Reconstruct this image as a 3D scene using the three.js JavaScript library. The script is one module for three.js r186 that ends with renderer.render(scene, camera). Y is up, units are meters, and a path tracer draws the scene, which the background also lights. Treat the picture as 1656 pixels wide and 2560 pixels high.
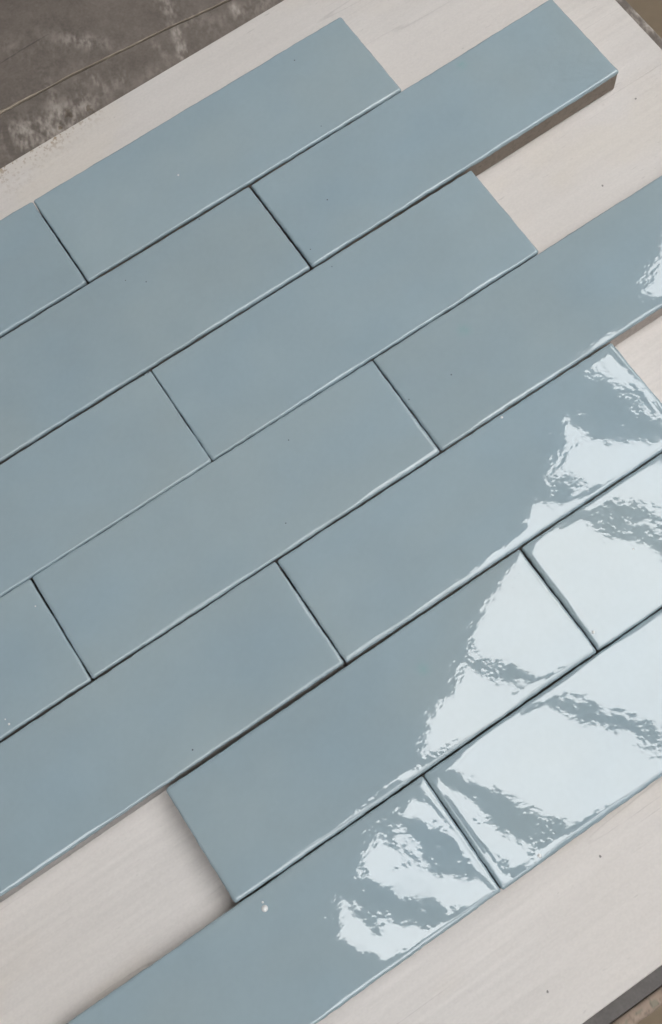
import * as THREE from 'three';
import { RoundedBoxGeometry } from 'three/addons/geometries/RoundedBoxGeometry.js';
import { mergeGeometries } from 'three/addons/utils/BufferGeometryUtils.js';

// ------------------------------------------------------------------ camera, sky, sun, exposure
const scene = new THREE.Scene();
const CAM = new THREE.Vector3(-0.02211, 0.61169, 0.44417);          // y = 0 is the glazed face of the tiles
const camera = new THREE.PerspectiveCamera(45.6, 662 / 1024, 0.02, 60);
camera.position.copy(CAM);
camera.up.set(0.544718, 0.302686, -0.782089);
camera.lookAt(CAM.x + 0.116114, CAM.y - 0.950831, CAM.z - 0.287121);

const renderer = new THREE.WebGLRenderer({ antialias: true });
renderer.setSize(662, 1024);
renderer.toneMapping = THREE.LinearToneMapping;
renderer.toneMappingExposure = 1.1;
renderer.shadowMap.enabled = true;

// small seeded noise kit
function hash(i, j, s) {
  let h = Math.imul(i, 374761393) ^ Math.imul(j, 668265263) ^ Math.imul(s + 17, 2147483647 ^ 0x5bd1e995);
  h = Math.imul(h ^ (h >>> 13), 1274126177); h ^= h >>> 16;
  return (h >>> 0) / 4294967296;
}
function noise(x, y, s = 0) {                                        // smooth value noise, -1 .. 1
  const i = Math.floor(x), j = Math.floor(y), a = x - i, b = y - j;
  const u = a * a * a * (a * (a * 6 - 15) + 10), v = b * b * b * (b * (b * 6 - 15) + 10);
  const p = hash(i, j, s), q = hash(i + 1, j, s), r = hash(i, j + 1, s), t = hash(i + 1, j + 1, s);
  return 2 * (p + (q - p) * u + (r - p) * v + (p - q - r + t) * u * v) - 1;
}
function fbm(x, y, s, n = 4) { let a = 1, f = 1, t = 0, m = 0; for (let k = 0; k < n; k++) { t += a * noise(x * f, y * f, s + k * 31); m += a; a *= 0.55; f *= 2.03; } return t / m; }
const ss = (a, b, x) => { const t = Math.min(1, Math.max(0, (x - a) / (b - a))); return t * t * (3 - 2 * t); };
let seed = 7; const rnd = () => { seed = (Math.imul(seed, 1664525) + 1013904223) | 0; return (seed >>> 0) / 4294967296; };

// overcast sky
{
  const w = 256, h = 128, d = new Float32Array(w * h * 4);
  for (let j = 0; j < h; j++) for (let i = 0; i < w; i++) {
    const el = Math.max(0, ((j + 0.5) / h - 0.5) * Math.PI), az = (i + 0.5) / w * 2 * Math.PI;
    const L = 5.2 * (1 + 2 * Math.sin(el)) / 3 * (1 + 0.05 * fbm(4 * Math.cos(az) * Math.cos(el) + 9, 4 * Math.sin(az) * Math.cos(el) + 9, 3));
    const k = (j * w + i) * 4;
    d[k] = L * 1.0; d[k + 1] = L * 1.0; d[k + 2] = L * 0.995; d[k + 3] = 1;
  }
  const t = new THREE.DataTexture(d, w, h, THREE.RGBAFormat, THREE.FloatType);
  t.mapping = THREE.EquirectangularReflectionMapping; t.magFilter = THREE.LinearFilter; t.minFilter = THREE.LinearFilter; t.needsUpdate = true;
  scene.background = t; scene.environment = t;
}
const TURN = THREE.MathUtils.degToRad(29.4);                         // the added shed stands turned against the board
const sun = new THREE.DirectionalLight(new THREE.Color(1, 0.97, 0.93), 0.5);
{
  const s = 0.62, t = 0.34, c = Math.cos(TURN), n = Math.sin(TURN);
  sun.position.set(6 * (s * c + t * n), 6, 6 * (-s * n + t * c));
  sun.castShadow = true; sun.shadow.radius = 40; sun.shadow.mapSize.set(2048, 2048);
  const q = sun.shadow.camera; q.left = q.bottom = -3; q.right = q.top = 3; q.near = 0.5; q.far = 14;
  scene.add(sun);
}

// ------------------------------------------------------------------ helpers
const U = 0.065;                                                     // tile width: one unit of the lay-out
const TILE_L = 0.2176, TILE_W = 0.0655, TILE_H = 0.0169, SLAB_H = 0.0091;
const Y_SLAB = -TILE_H, Y_BENCH = Y_SLAB - SLAB_H, BENCH_H = 0.018, Y_FLOOR = Y_BENCH - 0.78;
function shadows(o) { o.traverse(m => { if (m.isMesh) { m.castShadow = true; m.receiveShadow = true; } }); return o; }
function mesh(name, geo, mat, parent) { const m = new THREE.Mesh(geo, mat); m.name = name; m.castShadow = m.receiveShadow = true; parent.add(m); return m; }
function tag(o, label, category, group) { o.userData.label = label; o.userData.category = category; if (group) o.userData.group = group; return o; }
const enc = v => { v = Math.min(1, Math.max(0, v)); return 255 * (v <= 0.0031308 ? 12.92 * v : 1.055 * Math.pow(v, 1 / 2.4) - 0.055); };
function texture(n, size, fn, wrap = THREE.MirroredRepeatWrapping) {  // fn(x, z) in metres -> linear [r, g, b, height]
  const c = new Uint8Array(n * n * 4), b = new Uint8Array(n * n * 4);
  for (let j = 0; j < n; j++) for (let i = 0; i < n; i++) {
    const o = fn((i + 0.5) / n * size, (j + 0.5) / n * size), k = (j * n + i) * 4;
    c[k] = enc(o[0]); c[k + 1] = enc(o[1]); c[k + 2] = enc(o[2]); c[k + 3] = 255;
    const h = 255 * Math.min(1, Math.max(0, o[3])); b[k] = b[k + 1] = b[k + 2] = h; b[k + 3] = 255;
  }
  return [c, b].map((d, q) => {
    const t = new THREE.DataTexture(d, n, n, THREE.RGBAFormat);
    t.wrapS = t.wrapT = wrap; t.magFilter = THREE.LinearFilter; t.minFilter = THREE.LinearMipmapLinearFilter; t.generateMipmaps = true;
    if (!q) t.colorSpace = THREE.SRGBColorSpace;
    t.needsUpdate = true; return t;
  });
}
function uvXZ(geo, ox, oz, x0, z0, size) {                            // uv in metres of the plan
  const p = geo.attributes.position, uv = new Float32Array(p.count * 2);
  for (let i = 0; i < p.count; i++) { uv[2 * i] = (p.getX(i) + ox - x0) / size; uv[2 * i + 1] = (p.getZ(i) + oz - z0) / size; }
  geo.setAttribute('uv', new THREE.BufferAttribute(uv, 2)); return geo;
}

// ------------------------------------------------------------------ the setting: floor
{
  const [map, bump] = texture(512, 1.6, (x, z) => {
    const a = fbm(x * 9, z * 9, 41, 5), b = fbm(x * 45, z * 45, 43, 3), d = ss(0.25, 0.6, fbm(x * 26, z * 26, 47, 3));
    const k = 1 + 0.22 * a + 0.12 * b;
    return [(0.30 * k) * (1 - 0.3 * d), (0.235 * k) * (1 - 0.38 * d), (0.165 * k) * (1 - 0.42 * d), 0.5 + 0.3 * b];
  });
  const g = new THREE.BoxGeometry(9, 0.1, 9); uvXZ(g, 0, 0, 0, 0, 1.6);
  const f = mesh('floor', g, new THREE.MeshStandardMaterial({ map, bumpMap: bump, bumpScale: 0.002, roughness: 0.9 }), scene);
  f.position.set(CAM.x, Y_FLOOR - 0.05, CAM.z); f.userData.kind = 'structure';
}

// ------------------------------------------------------------------ unseen shed added to shape light; its slatted roof bay mirrors in the glaze
{
  const shed = new THREE.Group(); shed.name = 'added_shed'; scene.add(shed);
  tag(shed, 'unseen grey shed added to shape the light, with a slatted open roof bay above the workbench', 'shed');
  shed.position.set(CAM.x, Y_FLOOR, CAM.z); shed.rotation.y = TURN;
  const roofMat = new THREE.MeshStandardMaterial({ color: new THREE.Color(0.22, 0.22, 0.22), roughness: 0.85 });
  const wallMat = new THREE.MeshStandardMaterial({ color: new THREE.Color(0.34, 0.33, 0.31), roughness: 0.9 });
  const barMat = new THREE.MeshStandardMaterial({ color: new THREE.Color(0.2, 0.19, 0.18), roughness: 0.8 });
  const S = 3.0, yr = S - 0.61169 - Y_FLOOR;                          // roof soffit above the floor
  const x0 = -3.2, x1 = 3.4, z0 = -3, z1 = 3.2;                       // plan of the shed
  const a0 = -0.45 * S, a1 = 0.92 * S, b0 = -0.048 * S, b1 = 0.56 * S; // the open bay
  const box = (n, ax, bx, ay, by, az, bz, m) => { const o = mesh(n, new THREE.BoxGeometry(bx - ax, by - ay, bz - az), m, shed); o.position.set((ax + bx) / 2, (ay + by) / 2, (az + bz) / 2); return o; };
  box('roof_panel', x0, x1, yr, yr + 0.06, z0, b0, roofMat);
  box('roof_panel', x0, x1, yr, yr + 0.06, b1, z1, roofMat);
  box('roof_panel', x0, a0, yr, yr + 0.06, b0, b1, roofMat);
  box('roof_panel', a1, x1, yr, yr + 0.06, b0, b1, roofMat);
  for (const [s, w] of [[-0.41, 0.02], [-0.29, 0.02], [-0.18, 0.022], [-0.098, 0.08], [-0.012, 0.026], [0.04, 0.022], [0.094, 0.024], [0.194, 0.014], [0.359, 0.016], [0.449, 0.034], [0.535, 0.055], [0.65, 0.02], [0.76, 0.02], [0.86, 0.02]]) box('roof_bar', (s - w / 2) * S, (s + w / 2) * S, yr + 0.012, yr + 0.045, b0, b1, barMat);  // bar spacing follows the glaze reflections; two wide bars shaped to trim them
  box('added_wall', x0 - 0.1, x0, 0, yr + 0.06, z0, z1, wallMat); box('added_wall', x1, x1 + 0.1, 0, yr + 0.06, z0, z1, wallMat);  // unseen sides, added to keep the low sky out
  box('added_wall', x0 - 0.1, x1 + 0.1, 0, yr + 0.06, z0 - 0.1, z0, wallMat); box('added_wall', x0 - 0.1, x1 + 0.1, 0, yr + 0.06, z1, z1 + 0.1, wallMat);
}

// ------------------------------------------------------------------ workbench of scuffed dark sheets
const bench = new THREE.Group(); bench.name = 'workbench'; scene.add(bench);
tag(bench, 'scuffed dark grey workbench with chipped edge under the cream slab', 'workbench');
bench.position.set(-0.2, Y_FLOOR, 0.25);
{
  const OX = -0.2, OZ = 0.25, T0X = 0, T0Z = -0.25, TS = 0.5;
  // pale scuffs where the photograph has them: x, z (metres), half-lengths, turn, strength
  const scuffs = [];
  const at = (u, v, lu, lv, a, k) => scuffs.push([u * U - T0X, v * U - T0Z, lu * U, lv * U, Math.cos(a), Math.sin(a), k]);
  at(0.72, -0.92, 0.32, 0.16, 0.1, 0.9); at(0.95, -0.85, 0.25, 0.1, 0, 1.0); at(0.5, -0.8, 0.2, 0.22, 0.2, 0.5);
  at(1.25, -1.08, 0.05, 0.22, 0.2, 0.6); at(1.42, -1.12, 0.04, 0.2, -0.1, 0.6); at(1.6, -0.98, 0.1, 0.16, 0.1, 0.5); at(0.95, -1.12, 0.05, 0.16, 0.3, 0.6);
  at(1.55, -1.55, 0.08, 0.24, -0.75, 0.9); at(1.05, -1.42, 0.05, 0.12, 0.1, 0.4); at(2.45, -1.5, 0.09, 0.26, 0.25, 0.9); at(0.78, -2.0, 0.16, 0.06, 0.3, 0.7);
  at(2.32, -1.0, 0.05, 0.24, 0.25, 1.3); at(2.25, -0.84, 0.07, 0.1, 0.2, 0.8); at(2.1, -1.0, 0.05, 0.2, 0, 0.5); at(2.55, -1.1, 0.12, 0.08, 0, 0.5);
  at(2.95, -0.95, 0.035, 0.1, 0.1, 1.4); at(3.2, -0.9, 0.3, 0.14, 0, 0.45); at(1.9, -0.82, 0.12, 0.1, 0, 0.5); at(1.15, -0.95, 0.3, 0.2, 0, 0.45); at(0.45, -1.1, 0.25, 0.1, 0.2, 0.5); at(2.7, -0.95, 0.2, 0.12, 0, 0.35); at(5.98, 1.5, 0.14, 0.8, 0, 1.6); at(1.2, -1.7, 0.5, 0.2, 0.5, 0.2);
  const [map, bump] = texture(1024, TS, (x, z) => {
    const a = fbm(x * 22, z * 22, 5, 5), b = fbm(x * 160, z * 130, 8, 4), c = fbm(x * 70 + z * 30, z * 60, 9, 3);
    let m = 0, w = 0;
    for (const [cx, cz, lx, lz, co, si, k] of scuffs) {
      const dx = x - cx, dz = z - cz; if (Math.abs(dx) > 0.09 || Math.abs(dz) > 0.12) continue;
      const p = (dx * co + dz * si) / lx, q = (-dx * si + dz * co) / lz; w += k * Math.exp(-(p * p + q * q));
    }
    const grain = ss(-0.3, 0.6, 0.45 * b + 0.3 * c + 0.55 * fbm(x * 520 + z * 200, z * 230 - x * 60, 77, 4));
    m = 0.95 * Math.min(1, w) * grain + 0.05 * ss(0.1, 0.7, c + 0.6 * b) + 0.03 * ss(0.1, 0.5, a) + 0.05 * ss(0.1, 0.6, fbm(x * 380, z * 300, 78, 3));
    const streak = ss(0.55, 0.7, fbm(x * 240 - z * 100, z * 26 + x * 8, 13, 2)) * ss(0.0, 0.4, fbm(x * 18, z * 18, 15, 2));
    m = Math.min(1, m + 0.22 * streak);
    const mould = ss(0.32, 0.5, fbm(x * 230, z * 230, 21, 2)) * Math.exp(-(((x - 0.062) / 0.022) ** 2) - (((z + T0Z + 0.053) / 0.010) ** 2));
    const scratch = (Math.abs(z + T0Z + 0.1190 + 0.02 * (x - 0.06) + 0.0006 * noise(x * 90, 1, 3)) < 0.0004 && x < 0.085) ? 0.35 : 0;
    const k = (1 + 0.16 * a + 0.12 * b + 0.16 * fbm(x * 900, z * 900, 79, 2)) * (1 - scratch), dk = 1 - 0.5 * mould;
    return [(0.158 * k * (1 - m) + 0.43 * m) * dk, (0.134 * k * (1 - m) + 0.385 * m) * dk * (1 - 0.1 * mould), (0.117 * k * (1 - m) + 0.345 * m) * dk * (1 - 0.25 * mould), 0.5 + 0.25 * b + 0.25 * m - scratch];
  });
  map.repeat.set(1 / TS, 1 / TS); bump.repeat.set(1 / TS, 1 / TS);
  const sheetMat = new THREE.MeshStandardMaterial({ map, bumpMap: bump, bumpScale: 0.0003, roughness: 0.72 });
  // seam between the two sheets, slightly bowed
  const seam = [[-13, -1.5], [-4, -1.4], [0.0, -1.335], [0.466, -1.32], [1.22, -1.285], [2.258, -1.19], [2.969, -1.104], [4.2, -0.9], [6.04, -0.55]];
  const seamV = u => { for (let i = 1; i < seam.length; i++) if (u <= seam[i][0]) { const [a, b] = seam[i - 1], [c, d] = seam[i]; return b + (d - b) * (u - a) / (c - a); } return seam[seam.length - 1][1]; };
  const fine = []; for (let u = -13; u <= 6.04; u += 0.04) fine.push(u);
  const sheet = (front) => {
    const s = new THREE.Shape(), pts = [];
    for (const u of fine) pts.push([u, seamV(u) + (front ? 0.013 : -0.013) + 0.003 * fbm(u * 5, front ? 1 : 2, 33, 3)]);
    const end = fine[fine.length - 1];
    const all = front ? [...pts, [end, 8.1], [fine[0], 8.1]] : [[fine[0], -9], [end, -9], ...pts.reverse()];
    all.forEach(([u, v], i) => i ? s.lineTo(u * U, v * U) : s.moveTo(u * U, v * U));
    const g = new THREE.ExtrudeGeometry(s, { depth: BENCH_H - 0.0004, bevelEnabled: true, bevelSize: 0.0003, bevelOffset: -0.0003, bevelThickness: 0.0002, bevelSegments: 1 });
    g.rotateX(Math.PI / 2); g.translate(0, -0.0002, 0); uvXZ(g, 0, 0, T0X, T0Z, 1); g.translate(-OX, 0, -OZ);
    const m = mesh('sheet', g, sheetMat, bench); m.position.y = Y_BENCH - Y_FLOOR; return m;
  };
  sheet(true); sheet(false);
  // pale splintered lip along the seam of the far sheet
  const strip = (name, n, section, path, colour, mat) => {            // a ribbed bar along a path, a closed section of points per station
    const pos = [], col = [], idx = [], m = section(0).length;
    for (let i = 0; i < n; i++) {
      const t = i / (n - 1), [px, pz] = path(t);
      section(t).forEach(([dz, dy], k) => { pos.push(px - OX, dy + Y_BENCH - Y_FLOOR, pz + dz - OZ); const c = colour(t, k, px); col.push(...c); });
      if (i) for (let k = 0; k < m; k++) { const a = (i - 1) * m + k, b = (i - 1) * m + (k + 1) % m, c = i * m + k, d = i * m + (k + 1) % m; idx.push(a, b, c, b, d, c); }
    }
    for (let k = 1; k < m - 1; k++) { idx.push(0, k + 1, k); const o = (n - 1) * m; idx.push(o, o + k, o + k + 1); }
    const g = new THREE.BufferGeometry();
    g.setAttribute('position', new THREE.Float32BufferAttribute(pos, 3)); g.setAttribute('color', new THREE.Float32BufferAttribute(col, 3)); g.setIndex(idx); g.computeVertexNormals();
    return mesh(name, g, mat, bench);
  };
  const vc = new THREE.MeshStandardMaterial({ vertexColors: true, roughness: 0.85, side: THREE.DoubleSide });
  strip('worn_seam_lip', 700, t => {
    const u = -1 + 5.5 * t, w = U * Math.max(0.002, 0.045 * ss(1.2, 0.2, u) + 0.001 + 0.02 * fbm(u * 6, 4, 51, 3)), h = 0.0003 + 0.0011 * Math.max(0, 0.3 + fbm(u * 4, 9, 52, 3));
    return [[0.0004, -0.003], [0.0004, h * 0.5], [-w * 0.4, h], [-w, 0.0001], [-w, -0.003]];
  }, t => { const u = -1 + 5.5 * t; return [u * U, (seamV(u) - 0.004) * U]; },
  (t, k, x) => { const q = 0.8 + 0.35 * fbm(x * 160, k, 55, 3); return [0.44 * q, 0.375 * q, 0.30 * q]; }, vc);
  // separate strip in the sheet texture, tinted darker, between sheet and chipped edging
  { const g = new RoundedBoxGeometry(1.2366, BENCH_H, 0.243 * U, 2, 0.0006);
    const m = mesh('darker_strip', g, new THREE.MeshStandardMaterial({ map, bumpMap: bump, bumpScale: 0.0002, color: new THREE.Color(0.62, 0.66, 0.72), roughness: 0.6 }), bench);
    uvXZ(g, 0.3, 0.2, 0, 0, 1); m.position.set(-0.845 + 0.6183 - OX, Y_BENCH - Y_FLOOR - BENCH_H / 2 - 0.0002, 8.2225 * U - OZ); }
  // chipped front edging
  strip('chipped_edging', 1500, t => {
    const x = -0.845 + 1.237 * t, out = [];
    const ch = fbm(x * 260, 3, 61, 3), lo = fbm(x * 70, 7, 62, 3);
    for (let k = 0; k <= 9; k++) { const a = Math.PI * k / 9, r = 1 + 0.10 * fbm(x * 300, k * 0.7, 63, 3) + 0.05 * lo; out.push([0.0036 - 0.0034 * Math.cos(a) * (k > 6 ? r : 1) + (k > 6 ? 0.0004 * ch : 0), -0.0028 + 0.0026 * Math.sin(a) * r]); }
    out.push([0.0068, -0.017], [0.0002, -0.017]); return out;
  }, t => [-0.845 + 1.237 * t, 8.345 * U + 0.0003],
  (t, k, x) => {
    const a = fbm(x * 330, k * 0.6, 71, 4), chip = ss(0.12, 0.3, fbm(x * 240, k * 0.5 + 5, 72, 3)), dark = ss(0.3, 0.45, fbm(x * 420, k * 0.8, 73, 2));
    const q = 1 + 0.16 * a; let c = [0.36 * q, 0.28 * q, 0.225 * q].map((v, i) => v * (1 - chip) + [0.27, 0.24, 0.19][i] * chip);
    return c.map(v => v * (1 - 0.3 * dark));
  }, vc);
  const legMat = new THREE.MeshStandardMaterial({ color: new THREE.Color(0.2, 0.15, 0.1), roughness: 0.85 });
  for (const [x, z] of [[-0.78, -0.5], [0.33, -0.5], [-0.78, 0.47], [0.33, 0.47]]) {
    const hgt = Y_BENCH - BENCH_H - Y_FLOOR; const l = mesh('leg', new RoundedBoxGeometry(0.06, hgt, 0.06, 2, 0.004), legMat, bench); l.position.set(x - OX, hgt / 2, z - OZ);
  }
}

// ------------------------------------------------------------------ cream slab
{
  const x0 = -0.83, x1 = 5.877 * U, z0 = -0.675 * U, z1 = 8.2135 * U, TS = 0.62, TX = -0.23, TZ = -0.05;
  const dashes = [];
  for (let i = 0; i < 1700; i++) { const x = rnd() * TS, z = rnd() * TS; if (fbm(x * 14, z * 26, 95, 2) > rnd() * 0.9 - 0.25) dashes.push([x, z, 0.0006 + 0.0045 * rnd() * rnd(), 0.00025 + 0.00025 * rnd(), 0.06 + 0.22 * rnd() * rnd()]); }
  const specks = []; for (let i = 0; i < 4; i++) specks.push([rnd() * TS, rnd() * TS, 0.00035 + 0.0003 * rnd(), 0.45 + 0.3 * rnd()]);
  for (const [u, v] of [[5.35, 2.2], [4.85, 3.1], [4.55, 2.75], [4.3, 3.3], [0.1, 7.9], [1.0, 7.35]]) specks.push([u * U - TX, v * U - TZ, 0.0006, 0.7]);
  const cells = new Map(), CS = 0.01;
  const put = (o, x, z, r) => { for (let i = Math.floor((x - r) / CS); i <= Math.floor((x + r) / CS); i++) for (let j = Math.floor((z - 0.002) / CS); j <= Math.floor((z + 0.002) / CS); j++) { const k = i * 1000 + j; if (!cells.has(k)) cells.set(k, []); cells.get(k).push(o); } };
  for (const d of dashes) put({ d }, d[0], d[1], d[2]); for (const s of specks) put({ s }, s[0], s[1], 0.002);
  const [map, bump] = texture(1800, TS, (x, z) => {
    const X = x + TX, Z = z + TZ;
    const a = fbm(x * 11, z * 16, 81, 4), g1 = fbm(x * 22, z * 420, 82, 3), g2 = fbm(x * 9, z * 130, 83, 3), f = noise(x * 900, z * 1400, 84), p = fbm(x * 14 + 5, z * 24, 85, 3);
    const zone = ss(-0.35, 0.35, fbm(x * 6, z * 12, 86, 2));
    const lineN = noise(x * 5, z * 210, 87); const line = ss(0.045, 0.0, Math.abs(lineN)) * ss(0.1, 0.5, fbm(x * 12, z * 60, 88, 2));
    let k = 1 + 0.022 * a + (0.03 + 0.04 * zone) * g1 + 0.02 * g2 + 0.03 * f - 0.14 * line;
    let dark = 0;
    const c = cells.get(Math.floor(x / CS) * 1000 + Math.floor(z / CS));
    if (c) for (const o of c) {
      if (o.d) { const q = ((x - o.d[0]) / o.d[2]) ** 2 + ((z - o.d[1] + 0.0003 * noise(x * 600, o.d[0] * 90, 5)) / o.d[3]) ** 2; if (q < 1) dark = Math.max(dark, o.d[4] * (1 - q)); }
      else { const q = ((x - o.s[0]) ** 2 + (z - o.s[1]) ** 2) / o.s[2] ** 2; if (q < 1) dark = Math.max(dark, o.s[3]); }
    }
    k *= 1 - dark;
    const pink = 0.018 * ss(0, 0.7, p);
    // brown mould along the far edge
    const edge = Z + 0.0439;
    const mo = Math.exp(-(((X - 0.042) / 0.024) ** 2)) * Math.exp(-edge / 0.006) + 0.65 * Math.exp(-(((X - 0.010) / 0.016) ** 2)) * Math.exp(-edge / 0.010) + 0.3 * Math.exp(-(((X - 0.075) / 0.012) ** 2)) * Math.exp(-edge / 0.004);
    const spot = ss(0.2, 0.42, fbm(x * 620, z * 520, 91, 3) + 0.3 * fbm(x * 130, z * 190, 92, 2)), m = Math.min(0.85, mo * (0.2 * ss(-0.3, 0.6, fbm(x * 70, z * 70, 93, 3)) + 0.95 * spot));
    const w = 0.06 * ss(0.2, 0.6, p), tint = 0.035 * fbm(x * 4.2 + 2.2, z * 4.6, 97, 3);
    return [k * (0.668 - 0.15 * tint) * (1 - 0.56 * m), k * (0.634 - pink * 0.5 + 0.2 * tint) * (1 - 0.68 * m), k * (0.610 - pink * 0.8 - w * 0.2 + 0.6 * tint) * (1 - 0.82 * m), 0.6 + 0.16 * g1 + 0.1 * g2 - 0.35 * line - 0.5 * dark];
  });
  const g = new RoundedBoxGeometry(x1 - x0, SLAB_H, z1 - z0, 3, 0.0008);
  const cx = (x0 + x1) / 2, cz = (z0 + z1) / 2;
  uvXZ(g, cx, cz, TX, TZ, TS);
  const s = mesh('wood_grain_slab', g, new THREE.MeshStandardMaterial({ map, bumpMap: bump, bumpScale: 0.00025, roughness: 0.55 }), scene);
  s.position.set(cx, Y_SLAB - SLAB_H / 2, cz);
  tag(s, 'long cream slab with faint wood grain lying under all the blue tiles', 'slab');
}

// ------------------------------------------------------------------ glazed tiles
const [, peel] = texture(1400, 0.14, (x, z) => {                      // orange peel of the fired glaze, coarser in patches
  const X = x * 1000, Z = z * 1000, m = 0.42 + 0.58 * ss(-0.05, 0.4, fbm(X / 13, Z / 11, 700, 2));
  const w = 1.1 * noise(X / 6, Z / 6, 709), c = noise((X + 0.35 * Z + w) / 3.4, (Z - 0.3 * X + w) / 2.5, 701), f = noise((X + 0.3 * Z) / 1.7, (Z - 0.2 * X) / 1.25, 702), q = noise(X / 0.8, Z / 0.8, 703);
  return [0, 0, 0, 0.5 + m * (0.27 * c + 0.16 * f + 0.03 * q)];
});
const glazeMat = new THREE.MeshPhysicalMaterial({ vertexColors: true, roughness: 0.025, ior: 1.72, metalness: 0, bumpMap: peel, bumpScale: 0.000023 });
const blisterGlintMat = new THREE.MeshPhysicalMaterial({ color: new THREE.Color(0.74, 0.75, 0.75), roughness: 0.06, ior: 1.7 });  // pale colour paints in the glint of the glaze blisters
const pinMat = new THREE.MeshStandardMaterial({ color: new THREE.Color(0.06, 0.075, 0.085), roughness: 0.5 });
const [clayMap, clayBump] = texture(512, 0.12, (x, z) => {
  const a = fbm(x * 60, z * 60, 101, 4), b = fbm(x * 700, z * 700, 102, 3), pit = ss(0.35, 0.55, fbm(x * 420, z * 420, 103, 2)), k = (1 + 0.12 * a + 0.12 * b) * (1 - 0.12 * pit);
  return [k * 0.8, k * 0.8, k * 0.8, 0.6 + 0.2 * b - 0.4 * pit];
});
const clay = (r, g, b) => new THREE.MeshStandardMaterial({ map: clayMap, bumpMap: clayBump, bumpScale: 0.0003, color: new THREE.Color(r, g, b), roughness: 0.9 });
const CLAYS = [clay(0.36, 0.305, 0.255), clay(0.30, 0.27, 0.245), clay(0.66, 0.6, 0.56), clay(0.68, 0.66, 0.65)];
function axisPoints(half) {                                          // metres, denser towards both ends
  const e = [0, 0.12, 0.28, 0.48, 0.72, 1.0, 1.3, 1.65, 2.0, 2.4, 2.9, 3.5, 4.2, 5].map(v => v / 1000), out = e.map(d => -half + d);
  const n = Math.round((2 * half - 0.01) / 0.00115);
  for (let i = 1; i < n; i++) out.push(-half + 0.005 + (2 * half - 0.01) * i / n);
  for (let i = e.length - 1; i >= 0; i--) out.push(half - e[i]);
  return out;
}
const XS = axisPoints(TILE_L / 2), ZS = axisPoints(TILE_W / 2);
function glazeGeometry(sd, warp, spots) {
  const hx = TILE_L / 2, hz = TILE_W / 2, rc = 0.0013, nx = XS.length, nz = ZS.length, mm = 1000;
  const pos = [], col = [], idx = [], uvs = [];
  const bow = [(hash(sd, 1, 9) - 0.5) * 0.00022, (hash(sd, 2, 9) - 0.5) * 0.00012];
  const tone = (hash(sd, 3, 9) - 0.5) * 0.05;
  const roll = 0.0011;
  const colourAt = (x, z) => {
    const a = fbm(x * 16 + sd * 7.3, z * 22, 200 + sd, 3), b = fbm(x * 34 + 3, z * 40, 230 + sd, 3), c = noise(x * 500, z * 500, 260 + sd);
    const k = 1 + tone + 0.045 * b + 0.014 * c;
    let o = [0.338 * k * (1 + 0.05 * a), 0.428 * k * (1 + 0.012 * a), 0.474 * k * (1 - 0.025 * a)];
    for (const [sx, sz, r] of spots) { const q = Math.exp(-((x - sx) ** 2 + (z - sz) ** 2) / (r * r)) * (0.7 + 0.4 * noise(x * 900, z * 900, 7)); o = [o[0] * (1 - 0.16 * q), o[1] * (1 + 0.0 * q), o[2] * (1 - 0.04 * q)]; }
    return o;
  };
  for (const z0 of ZS) for (const x0 of XS) {
    let x = x0, z = z0; const sx = Math.sign(x) || 1, sz = Math.sign(z) || 1;
    let a = Math.abs(x) - hx + rc, b = Math.abs(z) - hz + rc, d = Math.min(rc - a, rc - b);
    if (a > 0 && b > 0) {
      a /= rc; b /= rc; const a2 = a * Math.sqrt(1 - b * b / 2), b2 = b * Math.sqrt(1 - a * a / 2);
      d = rc * (1 - Math.min(1, Math.hypot(a2, b2))); x = sx * (hx - rc + rc * a2); z = sz * (hz - rc + rc * b2);
    }
    d = Math.max(0, d);
    const X = x * mm, Z = z * mm, dx = hx - Math.abs(x), dz = hz - Math.abs(z);
    // slow warp of the fired face, soft ripples, and patches of finer peel (heights in mm)
    let h = warp * (0.075 * noise(X / 47, Z / 40, 300 + sd) + 0.034 * noise(X / 19, Z / 17, 330 + sd) + 0.007 * noise(X / 7.5, Z / 6.5, 360 + sd));
    h = h / mm + bow[0] * (x / hx) ** 2 + bow[1] * (z / hz) ** 2;
    // the glaze pulls down towards each edge, unevenly, and rolls over the arris
    const ez = 0.85 + 0.35 * noise(X / 24, sz * 3, 480 + sd), ex = 0.85 + 0.35 * noise(Z / 20, sx * 3, 510 + sd);
    h -= 0.00014 * ez * Math.exp(-dz / 0.0026) + 0.00014 * ex * Math.exp(-dx / 0.0026);
    const bev = (e, k) => { const w = (warp < 0.75 ? 0.0019 : 0.0024) * k, q = Math.max(0, (w - e) / w); return 0.00050 * k * q * q * (1.6 - 0.6 * q); };   // soft bevel of the glaze
    h -= bev(Math.max(d, dz * 0.999), ez) + bev(Math.max(d, dx * 0.999), ex);
    h += 0.000016 * (1 + noise(X / 12, Z / 12, 520 + sd)) * Math.exp(-(((d - 0.0052) / 0.0014) ** 2));
    if (d < roll) { const q = (roll - d) / roll; h -= 0.0010 * (1 - Math.sqrt(Math.max(0, 1 - q * q))); }
    const wv = 0.00034;
    x += sx * wv * fbm(Z / 5, sx * 5.3, 540 + sd, 3) * Math.exp(-dx / 0.0016);
    z += sz * wv * fbm(X / 5, sz * 5.3, 570 + sd, 3) * Math.exp(-dz / 0.0016);
    pos.push(x, h, z); col.push(...colourAt(x, z)); uvs.push((x + 0.037 * sd) / 0.14, (z + 0.053 * sd) / 0.14);
  }
  for (let j = 0; j < nz - 1; j++) for (let i = 0; i < nx - 1; i++) { const a = j * nx + i, b = a + 1, c = a + nx, e = c + 1; idx.push(a, c, b, b, c, e); }
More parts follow.
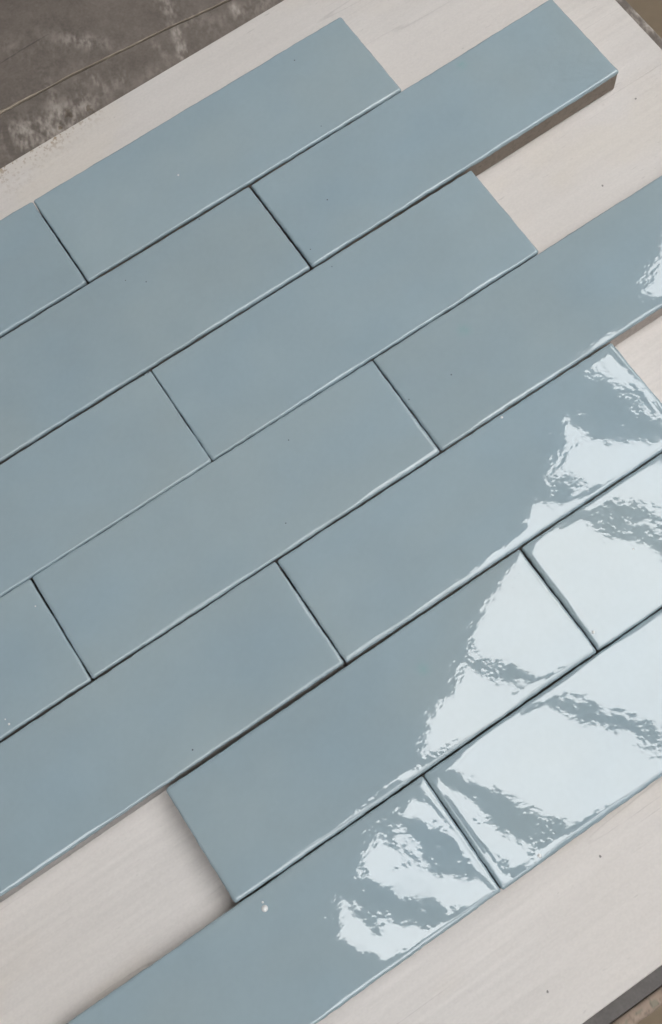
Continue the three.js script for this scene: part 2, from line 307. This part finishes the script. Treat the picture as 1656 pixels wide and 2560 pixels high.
  // skirt of glaze over the upper edge of the clay
  const ring = [];
  for (let i = 0; i < nx; i++) ring.push(i);
  for (let j = 1; j < nz; j++) ring.push(j * nx + nx - 1);
  for (let i = nx - 2; i >= 0; i--) ring.push((nz - 1) * nx + i);
  for (let j = nz - 2; j > 0; j--) ring.push(j * nx);
  let prev = ring; const n = ring.length;
  for (const [drop, inset] of [[0.0006, 0.00002], [0.0011, 0.00012], [0.0012, 0.0008]]) {
    const cur = [];
    ring.forEach((r, k) => {
      const x = pos[3 * r], z = pos[3 * r + 2], ln = Math.hypot(Math.max(0, Math.abs(x) - hx + 0.003), Math.max(0, Math.abs(z) - hz + 0.003)) || 1;
      const ux = Math.max(0, Math.abs(x) - hx + 0.003) / ln * Math.sign(x), uz = Math.max(0, Math.abs(z) - hz + 0.003) / ln * Math.sign(z);
      const w = 1 + 0.9 * fbm((x + z) * 330, (x - z) * 330, 600 + sd, 3);
      cur.push(pos.length / 3); pos.push(x - ux * inset, pos[3 * r + 1] - drop * w, z - uz * inset); col.push(col[3 * r], col[3 * r + 1], col[3 * r + 2]); uvs.push(uvs[2 * r], uvs[2 * r + 1]);
    });
    for (let k = 0; k < n; k++) { const a = prev[k], b = prev[(k + 1) % n], c = cur[k], e = cur[(k + 1) % n]; idx.push(a, b, c, b, e, c); }
    prev = cur;
  }
  const g = new THREE.BufferGeometry();
  g.setAttribute('position', new THREE.Float32BufferAttribute(pos, 3)); g.setAttribute('color', new THREE.Float32BufferAttribute(col, 3));
  g.setAttribute('uv', new THREE.Float32BufferAttribute(uvs, 2));
  g.setIndex(idx); g.computeVertexNormals(); return g;
}
const bodyGeo = new RoundedBoxGeometry(TILE_L - 0.0006, TILE_H - 0.0017, TILE_W - 0.0006, 3, 0.0014);
{ const p = bodyGeo.attributes.position, uv = bodyGeo.attributes.uv; for (let i = 0; i < p.count; i++) uv.setXY(i, (p.getX(i) + p.getZ(i)) / 0.12, p.getY(i) / 0.12 + 0.5); }
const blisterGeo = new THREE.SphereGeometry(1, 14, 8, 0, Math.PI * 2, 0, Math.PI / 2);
const pinGeo = new THREE.CylinderGeometry(1, 1, 1, 10);

// x, z of the centre, turn, warp, clay, label, soft green spots, blisters, pinholes (u along the tile, v across it, in layout units)
const T = [
  [-0.09445, 0.03211, -0.00112, 0.7, 1, 'blue glazed tile beside the brown-stained slab edge in the outermost row', [], [], []],
  [0.12378, 0.03232, -0.00079, 0.7, 0, 'blue glazed tile ending the outermost row along the slab edge facing the scuffed bench', [], [[1.442, 0.557, 0.5]], [[2.958, 0.154, 0.4], [2.766, 0.892, 0.3]]],
  [0.01469, 0.09900, -0.00208, 0.7, 1, 'blue glazed tile in the second row, between the brown-sided end tile and the bench', [], [], [[1.358, 1.05, 0.35], [0.508, 1.189, 0.3], [0.65, 1.307, 0.35]]],
  [0.23337, 0.09851, 0.00653, 0.7, 0, 'blue glazed tile ending the second row with its brown clay side bare', [[4.166, 1.115, 0.003]], [], [[2.389, 1.551, 0.4], [1.993, 1.874, 0.3]]],
  [-0.09300, 0.16572, -0.00012, 0.7, 1, 'blue glazed tile in the third row with a small dark chip at its corner', [], [], [[0.219, 2.055, 0.6], [0.175, 2.06, 0.35]]],
  [0.12486, 0.16583, -0.00107, 0.7, 1, 'blue glazed tile ending the third row in front of the bare brown clay side', [], [], [[2.054, 2.136, 0.3]]],
  [-0.20741, 0.23147, 0.00177, 0.8, 1, 'blue glazed tile with tiny blisters painted pale for their glint in the fourth row from the scuffed bench', [], [[-2.233, 4.0, 0.5], [-1.593, 3.292, 0.35], [-2.24, 3.95, 0.35]], []],
  [0.01083, 0.23156, -0.00249, 0.8, 1, 'middle blue glazed tile of the fourth row, with joints at both ends', [], [], [[0.866, 3.267, 0.35], [0.455, 3.86, 0.35], [1.606, 3.121, 0.3]]],
  [0.22904, 0.23212, -0.00262, 0.5, 2, 'blue glazed tile with a pale clay side at the long end of the fourth row', [[2.632, 3.295, 0.0032]], [], [[2.305, 3.568, 0.4], [1.888, 3.55, 0.35]]],
  [-0.09504, 0.29788, 0.00350, 0.8, 3, 'blue glazed tile with its long side above the bare slab gap of the sixth row', [], [], [[-1.136, 4.983, 0.45]]],
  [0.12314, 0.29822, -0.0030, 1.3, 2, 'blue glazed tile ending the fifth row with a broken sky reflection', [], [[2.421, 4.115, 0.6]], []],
  [0.01332, 0.36475, 0.0030, 1.2, 0, 'blue glazed tile starting the sixth row at the bare slab gap', [[0.691, 5.467, 0.003]], [], []],
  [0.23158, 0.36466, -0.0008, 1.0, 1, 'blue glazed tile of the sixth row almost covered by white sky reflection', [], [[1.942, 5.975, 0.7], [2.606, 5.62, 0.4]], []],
  [-0.09437, 0.43124, 0.00228, 1.9, 1, 'blue glazed tile of the last row with a large blister painted white for its glint', [], [[-1.297, 6.27, 1.3], [-1.285, 6.225, 0.45]], []],
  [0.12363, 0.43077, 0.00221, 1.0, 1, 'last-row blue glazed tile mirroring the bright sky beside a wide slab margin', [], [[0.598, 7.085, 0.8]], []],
];
T.forEach(([x, z, turn, warp, cl, label, spots, blisters, pins], i) => {
  const t = new THREE.Group(); t.name = i ? 'glazed_tile_' + String(i).padStart(3, '0') : 'glazed_tile'; scene.add(t);
  tag(t, label, 'tile', 'blue glazed tiles laid in running bond');
  t.position.set(x, Y_SLAB, z); t.rotation.y = turn;
  const rel = (u, v) => [u * U - x, v * U - z];
  const g = mesh('glaze', glazeGeometry(i, warp, spots.map(([u, v, r]) => [...rel(u, v), r])), glazeMat, t); g.position.y = TILE_H;
  const b = mesh('clay_body', bodyGeo, CLAYS[cl], t); b.position.y = (TILE_H - 0.0017) / 2;
  for (const [u, v, r] of blisters) { const [a, c] = rel(u, v); const m = mesh('glaze_blister', blisterGeo, blisterGlintMat, t); m.scale.set(r * 0.0013, r * 0.0007, r * 0.0013); m.position.set(a, TILE_H - 0.00008, c); }
  for (const [u, v, r] of pins) { const [a, c] = rel(u, v); const m = mesh('pinhole', pinGeo, pinMat, t); m.scale.set(r * 0.001, 0.0004, r * 0.001); m.position.set(a, TILE_H - 0.0001, c); }
});

scene.updateMatrixWorld(true);
renderer.render(scene, camera);
